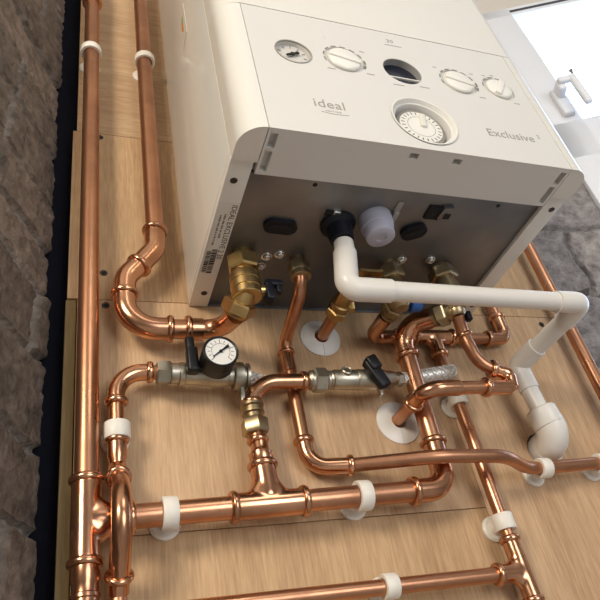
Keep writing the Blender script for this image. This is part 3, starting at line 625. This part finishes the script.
# ------------------------------------------------------------------ white plastic
def clip(label, c, axis, r, w=13, foot=15):
    t = thing('pipe_clip', label, 'pipe clip', (c[0], 0, c[2]), 'white plastic pipe clips'); c = V(c); a = V(axis).normalized()
    bm = B(); lathe(bm, c - a * w / 2, a, [(0, r + .3), (0, r + 3.6), (.8, r + 4.2), (w - .8, r + 4.2), (w, r + 3.6), (w, r + .3), (0, r + .3)], 36, cap=False)
    side = a.cross(Y).normalized(); m_ = Matrix.Translation(c + V((0, -r - 2.2, 0)) + side * (r * .55))
    obj('ring', bm, 'clip', t)
    bm = B(); lathe(bm, (c.x, -.2, c.z), -Y, [(0, foot), (2.5, foot), (4.5, foot - 2.5)], 30)
    if -c.y - r - 3 > 4: lathe(bm, (c.x, -4, c.z), -Y, [(0, 8), (-c.y - r - 4, 7)], 20)
    obj('foot', bm, 'clip', t); return t
clip('white clip near the top of the leftmost thick copper pipe', (-116, Y22, 449), Z, R22, 12)
clip('white clip near the top of the thick pipe beside the boiler', (-37, Y22, 449), Z, R22, 12)
clip('white clip on the slim left pipe below its bend', (-87, Y15, -174), Z, R15 + 1.5, 17, 14)
clip('white clip on the bottom thick pipe left of the middle tee', (-43, Y22, zz(-43)), X, R22, 14)
clip('white clip on the bottom thick pipe right of the middle tee', (152, Y22, zz(152)), X, R22, 14)
clip('white clip under the waste trap where the slim pipe steps back', (394, Y15, -235), X, R15, 14, 14)
clip('white clip at the right frame edge on the slim sideways pipe', (482, Y15, -233), X, R15, 14, 14)
clip('white clip on the slim dropping pipe just above the bottom tee', (313, Y15, -293), Z, R15, 17, 14)
clip('white clip at the top of the slim dropping pipe below the copper bend', (313.5, -19, -143), Z, R15, 13, 14)
clip('white clip on the lowest sideways copper pipe', (161, Y15, -342.5), X, R15, 14, 14)
def wallplate(label, x, z, r):
    t = thing('wall_plate', label, 'pipe wall plate', (x, 0, z), 'white pipe wall plates')
    for sgn, a0 in ((0, 90.6), (1, 270.6)):
        bm = B(); pr = []
        n = 24; outer = [(r, 0), (r, 1.4), (r * .8, 3.6), (9, 5), (9, 0)]
        rows = [[bm.verts.new(V((x + q * math.cos(R(a0 + k * 178.8 / n)), -h, z + q * math.sin(R(a0 + k * 178.8 / n))))) for q, h in outer] for k in range(n + 1)]
        for a, b in zip(rows, rows[1:]):
            for i in range(len(outer) - 1): bm.faces.new((a[i], a[i + 1], b[i + 1], b[i]))
        bm.faces.new(rows[0]); bm.faces.new(rows[-1][::-1])
        obj('half_plate', bm, 'pvc', t)
wallplate('round white split wall plate at the short stub, upper of two', 161, -43, 26)
wallplate('round white split wall plate at the discharge pipe, lower of two', 234, -161, 27)

w = thing('waste_pipe', 'white plastic condensate pipe crossing below the boiler to a waste trap', 'waste pipe', (139, -155, -20))
PW, FW = 10.8, 12.6
bm = B(); tube(bm, [(138.5, -154, -25), (136, -154.5, -45)], PW); obj('pipe', bm, 'pvc', w)
bm = B(); tube(bm, [(136.4, -154.5, -40), (127, -155, -89), (176, -155, -89)], FW, 11); obj('elbow_fitting', bm, 'pvc', w)
bm = B(); tube(bm, [(172, -155, -89), (398, -155, -91.5)], PW); obj('pipe', bm, 'pvc', w)
bm = B(); tube(bm, [(388, -155, -91.4), (424, -155, -91.5), (423, -122, -94)], FW, 9); obj('elbow_fitting', bm, 'pvc', w)
bm = B(); tube(bm, [(423.2, -126, -93.8), (413, -66, -100)], PW); obj('pipe', bm, 'pvc', w)
bm = B(); tube(bm, [(414, -74, -99.2), (408, -36, -103), (411, -35, -138)], FW, 8); obj('elbow_fitting', bm, 'pvc', w)
bm = B(); tube(bm, [(410.7, -35, -134), (415, -34, -172)], PW); obj('pipe', bm, 'pvc', w)
bm = B(); lathe(bm, (414, -34, -164), V((6, 0, -32)), [(0, 12), (.8, 17), (3, 19), (22, 19), (23, 18.4), (24, 19)], 36); obj('socket', bm, 'pvc', w)
bm = B(); tube(bm, [(418, -34, -180), (423, -34, -203.5), (427, 10, -203)], 18.6, 22, 32); obj('trap_bend', bm, 'pvc', w)
bm = B(); lathe(bm, (426.5, -8, -203), Y, [(0, 18.6), (0, 20.6), (12, 20.6)], 32); obj('bend_collar', bm, 'pvc', w)

# wood screws in the boards
for x, z, lab in ((-97, 44, 'dark screw head beside the leftmost pipe, above the plywood joint level with the boiler bottom'), (-95, -4, 'dark screw head beside the leftmost pipe, just below the plywood joint at boiler bottom'), (-101, 291, 'dark screw head high beside the leftmost pipe below the top plywood joint'), (517, -9, 'dark screw head in plywood left of the right edge pipe')):
    bm = B(); lathe(bm, (x, .1, z), -Y, [(0, 4.6), (.5, 4.4), (.3, 2.2), (.1, 1.6)], 16); tag(obj('wood_screw', bm, 'rust'), lab, 'screw', 'dark screws in the plywood')

# ------------------------------------------------------------------ light, sky, camera
def area(name, loc, target, size, power, col):
    l_ = bpy.data.lights.new(name, 'AREA'); l_.shape = 'DISK'; l_.size = size; l_.energy = power; l_.color = col
    o = bpy.data.objects.new(name, l_); C.objects.link(o); o.location = V(loc) * S
    o.rotation_euler = (V(target) - V(loc)).to_track_quat('-Z', 'Y').to_euler(); return o
area('room_lamp', (-1350, -1650, 480), (100, 0, 0), .65, 34, (1, .89, .74))
area('ceiling_fill', (500, -1700, 1200), (250, -400, -400), .8, 7, (1, .96, .90))  # added weak fill from above, not a known fitting
area('front_fill', (1000, -3300, -300), (200, 0, 0), 1.7, 40, (.95, .97, 1))  # added soft fill from the room side, no window stands there
wd = bpy.data.worlds.new('sky'); bpy.context.scene.world = wd; wd.use_nodes = True
bg = wd.node_tree.nodes['Background']; bg.inputs[0].default_value = (.48, .67, 1, 1); bg.inputs[1].default_value = 7.0
cam = bpy.data.cameras.new('camera'); co = bpy.data.objects.new('camera', cam); C.objects.link(co)
cam.sensor_width = 36; cam.sensor_height = 36; cam.sensor_fit = 'HORIZONTAL'; cam.lens = 653.26 / 600 * 36; cam.clip_start = .01
rt = V((.9376682, -.29809146, -.17866119)); dn = V((.04210709, .60774481, -.79301528)); fw = V((.34497149, .73606231, .58241475))
m3 = Matrix((rt, -dn, -fw)).transposed()
co.matrix_world = Matrix.Translation(V((-144.412, -618.876, -473.097)) * S) @ m3.to_4x4()
sc = bpy.context.scene; sc.camera = co
sc.view_settings.view_transform = 'Standard'; sc.view_settings.look = 'None'; sc.view_settings.gamma = 1; sc.view_settings.exposure = 0; sc.view_settings.use_curve_mapping = False
sc.cycles.use_denoising = True; sc.cycles.max_bounces = 10
